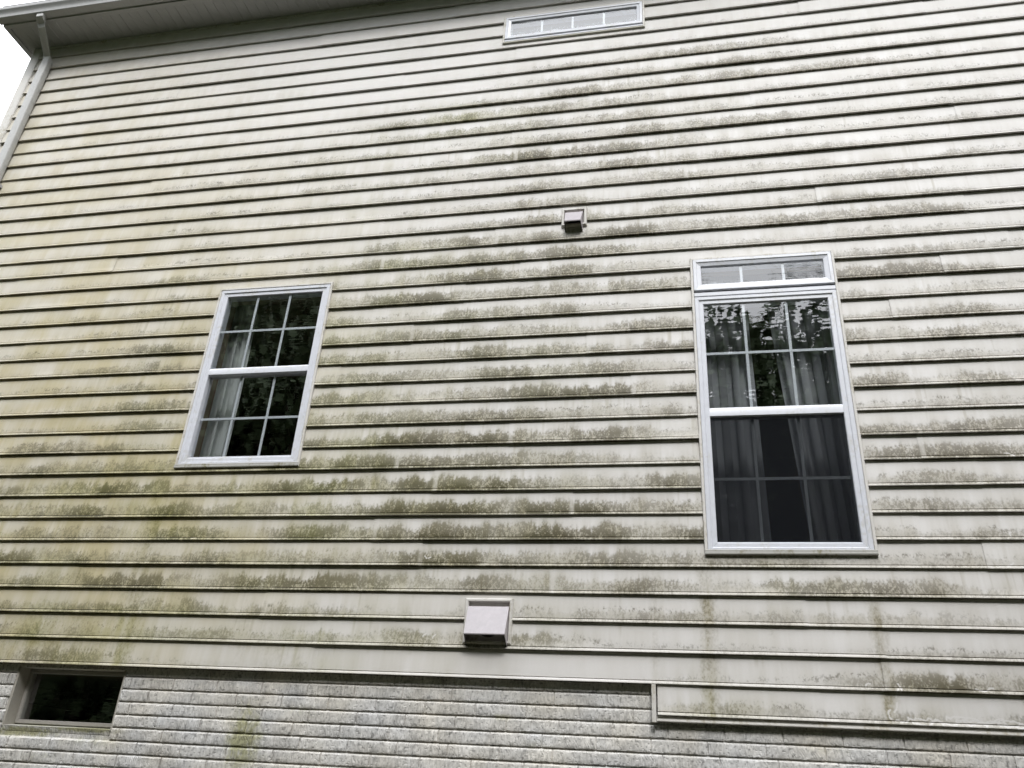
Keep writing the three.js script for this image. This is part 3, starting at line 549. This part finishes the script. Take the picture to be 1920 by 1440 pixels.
// ================================================================= curtains inside the two windows
function curtain(label, pts, y0, y1, z, folds, amp, seed, cloth) {
  // pts(f, v): x at fraction f across and v down (0 top, 1 foot)
  const n = 64, m = 14, r = rng(seed), ph = r() * 6, pos = [], uv = [];
  const at = (i, j, s) => { const f = i / n, v = j / m, x = pts(f, v); const w = Math.sin(f * folds * Math.PI * 2 + ph + 0.6 * Math.sin(f * 9 + v * 1.2)); return [x + 0.3 * amp * Math.cos(f * folds * 12.57 + ph), y1 + (y0 - y1) * v, z + amp * w * (0.75 + 0.25 * v) + s]; };
  for (const s of [-0.001, 0.001]) for (let j = 0; j < m; j++) for (let i = 0; i < n; i++) { const a = at(i, j, s), b = at(i + 1, j, s), c = at(i + 1, j + 1, s), d = at(i, j + 1, s); for (const p of [a, d, c, a, c, b]) { pos.push(...p); uv.push(p[0], p[1]); } }
  const g = group('curtain'); g.userData = { label, category: 'curtain' };
  mesh('fabric', toCreasedNormals(geoFrom(pos, uv), 1.2), cloth, g);
  const xa = pts(0, 0), xb = pts(1, 0), rod = new THREE.CylinderGeometry(0.011, 0.011, Math.abs(xb - xa) + 0.08, 14); rod.rotateZ(Math.PI / 2); rod.translate((xa + xb) / 2, y1 - 0.012, z);
  mesh('rod', rod, M.bronze, g);
  const br = [xa + 0.01, xb - 0.01].map((x) => box(x - 0.008, x + 0.008, y1 - 0.02, y1 - 0.004, -0.165, z)); mesh('bracket', br, M.bronze, g);
}
curtain('pale curtain gathered at one side behind the twelve-light window', (f, v) => -3.6 + f * (0.25 + 0.04 * Math.sin(v * 3.0) - 0.03 * v), 0.5, 3.0, -0.26, 3, 0.03, 3, M.curtain);
curtain('grey-white pleated curtain behind the tall window, on the side toward the vent hoods', (f, v) => 0.08 + f * (0.46 + 0.04 * v), 0.25, 3.0, -0.3, 5, 0.036, 11, M.drape);
curtain('grey-white pleated curtain behind the tall window, on the side away from the vent hoods', (f, v) => 1.2 - (1 - f) * (0.54 - 0.2 * v), 0.25, 3.0, -0.3, 5, 0.038, 17, M.drape);

// ================================================================= ground, the trees mirrored in the glass, and rows added for shade
{
  const g = new THREE.PlaneGeometry(240, 240, 1, 1); g.rotateX(-Math.PI / 2); g.translate(0, GROUND, 0);
  const t = dataTex(512, 512, (i, j) => { const v = 0.6 + 0.8 * fbm3(i / 22, j / 22) + 0.3 * (NT[(i * 57 + j * 911) & 65535] - 0.5), w = fbm2(i / 60 + 9, j / 60); return [enc(0.026 * v + 0.012 * w), enc(0.03 * v), enc(0.014 * v)]; }, true, true); t.repeat.set(60, 60);
  mesh('lawn', g, std(0xffffff, { map: t, roughness: 1 })).userData = { kind: 'structure' };
}
const bark = std(lin(0.12, 0.095, 0.075), { roughness: 0.95 });
const leafM = [lin(0.05, 0.085, 0.03), lin(0.065, 0.1, 0.04)].map((c) => std(c, { roughness: 0.7 }));
function makeTree(seed, H, R, label) {
  const r = rng(seed), t = group('tree'); t.userData = { label, category: 'tree', group: 'trees across the lawn mirrored in the window glass' };
  const tg = []; const limb = (a, b, ra, rb) => { const d = new THREE.Vector3().subVectors(b, a), c = new THREE.CylinderGeometry(rb, ra, d.length(), 8, 1); c.translate(0, d.length() / 2, 0); c.applyQuaternion(new THREE.Quaternion().setFromUnitVectors(new THREE.Vector3(0, 1, 0), d.clone().normalize())); c.translate(a.x, a.y, a.z); tg.push(c); };
  const top = new THREE.Vector3((r() - 0.5) * 0.8, H * 0.82, (r() - 0.5) * 0.8); limb(new THREE.Vector3(0, -0.2, 0), top, H * 0.02, 0.03);
  const cl = [];
  for (let i = 0; i < 46; i++) {
    const f = 0.12 + 0.88 * i / 46, a = i * 2.4 + r(), rad = R * Math.sqrt(Math.max(0.05, 1 - (2 * f - 1.02) ** 2)) * (0.55 + 0.5 * r()), c = new THREE.Vector3(Math.cos(a) * rad, H * f, Math.sin(a) * rad);
    if (i % 2 === 0) limb(new THREE.Vector3().lerpVectors(new THREE.Vector3(), top, Math.max(0.08, f - 0.14)), c, 0.06, 0.015); cl.push([c, R * (0.26 + 0.22 * r())]);
  }
  mesh('trunk', tg, bark, t);
  const pos = [], uv = [];
  for (const [c, s] of cl) for (let i = 0; i < 210; i++) {
    const u = new THREE.Vector3(r() - 0.5, (r() - 0.5) * 0.8, r() - 0.5).normalize().multiplyScalar(s * Math.cbrt(0.1 + 0.9 * r())).add(c), l = 0.2 + 0.14 * r();
    const d = new THREE.Vector3(r() - 0.5, r() * 0.6 - 0.5, r() - 0.5).normalize().multiplyScalar(l), n = new THREE.Vector3(r() - 0.5, r() - 0.5, r() - 0.5).cross(d).normalize().multiplyScalar(l * 0.36);
    const p = [u, u.clone().addScaledVector(d, 0.5).add(n), u.clone().add(d), u.clone().addScaledVector(d, 0.5).sub(n)];
    for (const k of [0, 1, 2, 0, 2, 3]) { pos.push(p[k].x, p[k].y, p[k].z); uv.push(k & 1, k >> 1); }
  }
  mesh('crown', geoFrom(pos, uv), leafM[seed & 1], t);
  return t;
}
const protos = [makeTree(31, 13, 3.0, 'unseen broadleaf tree around the lawn, for reflections in the glass and shade on the wall'), makeTree(42, 11.5, 2.7, 'unseen broadleaf tree around the lawn, for reflections in the glass and shade on the wall')];
[[-22, 10.5, 0, 0, 1], [-17, 11.5, 1, 1, 1.05], [-13.2, 10.4, 0, 2, 1], [-9.4, 11, 1, 3, 1.14], [-5.4, 10.6, 0, 4, 0.84], [-1.6, 11, 1, 0.6, 0.9], [2.2, 10.8, 1, 5, 0.8], [6.4, 10.8, 0, 1.5, 0.96], [10, 10.4, 1, 2.5, 1.12], [15, 10.5, 0, 3.5, 0.9],
  [-19, 16, 0, 1.8, 1.15], [-15.5, 15, 0, 1, 1.25], [-11.6, 15.4, 0, 1.2, 1.3], [-7.4, 15, 0, 0.4, 1.06], [-3, 15.6, 1, 2.2, 1.05], [0.4, 15, 0, 5.2, 1.07], [4.2, 15.5, 1, 4.2, 1.2], [9, 15, 0, 2.9, 1.0], [13.5, 15.5, 1, 0.9, 1.2],
  [-16.5, 6, 0, 1.1, 0.9], [-18, 1.5, 1, 2.1, 1], [-17.5, -3.5, 0, 3.1, 0.85], [-20, -8, 1, 0.3, 1], [11.5, 5.5, 1, 0.7, 1], [13, 1, 0, 1.7, 0.95], [12.5, -4, 1, 2.7, 1.05],  // side rows, unseen: added to close off low sky and darken the soffit
  [-12, 7.6, 1, 0.2, 0.85], [-9, 8.2, 0, 1.2, 0.78], [-6.2, 7.8, 1, 2.2, 0.82], [-3.4, 8.1, 0, 3.2, 0.72], [-0.8, 7.9, 1, 4.2, 0.74], [2.4, 8.2, 0, 5.2, 0.6], [5.4, 7.8, 1, 0.9, 0.86], [8, 7.9, 0, 1.9, 0.84]].forEach(([x, z, p, a, s], i) => {  // near row, unseen: added to keep sky light off the lower wall
  const o = i < 2 ? protos[i] : protos[p].clone(); if (i >= 2) { o.name = numbered('tree'); scene.add(o); }
  o.position.set(x, GROUND, z); o.rotation.y = a; o.scale.setScalar(s);
});

renderer.render(scene, camera);
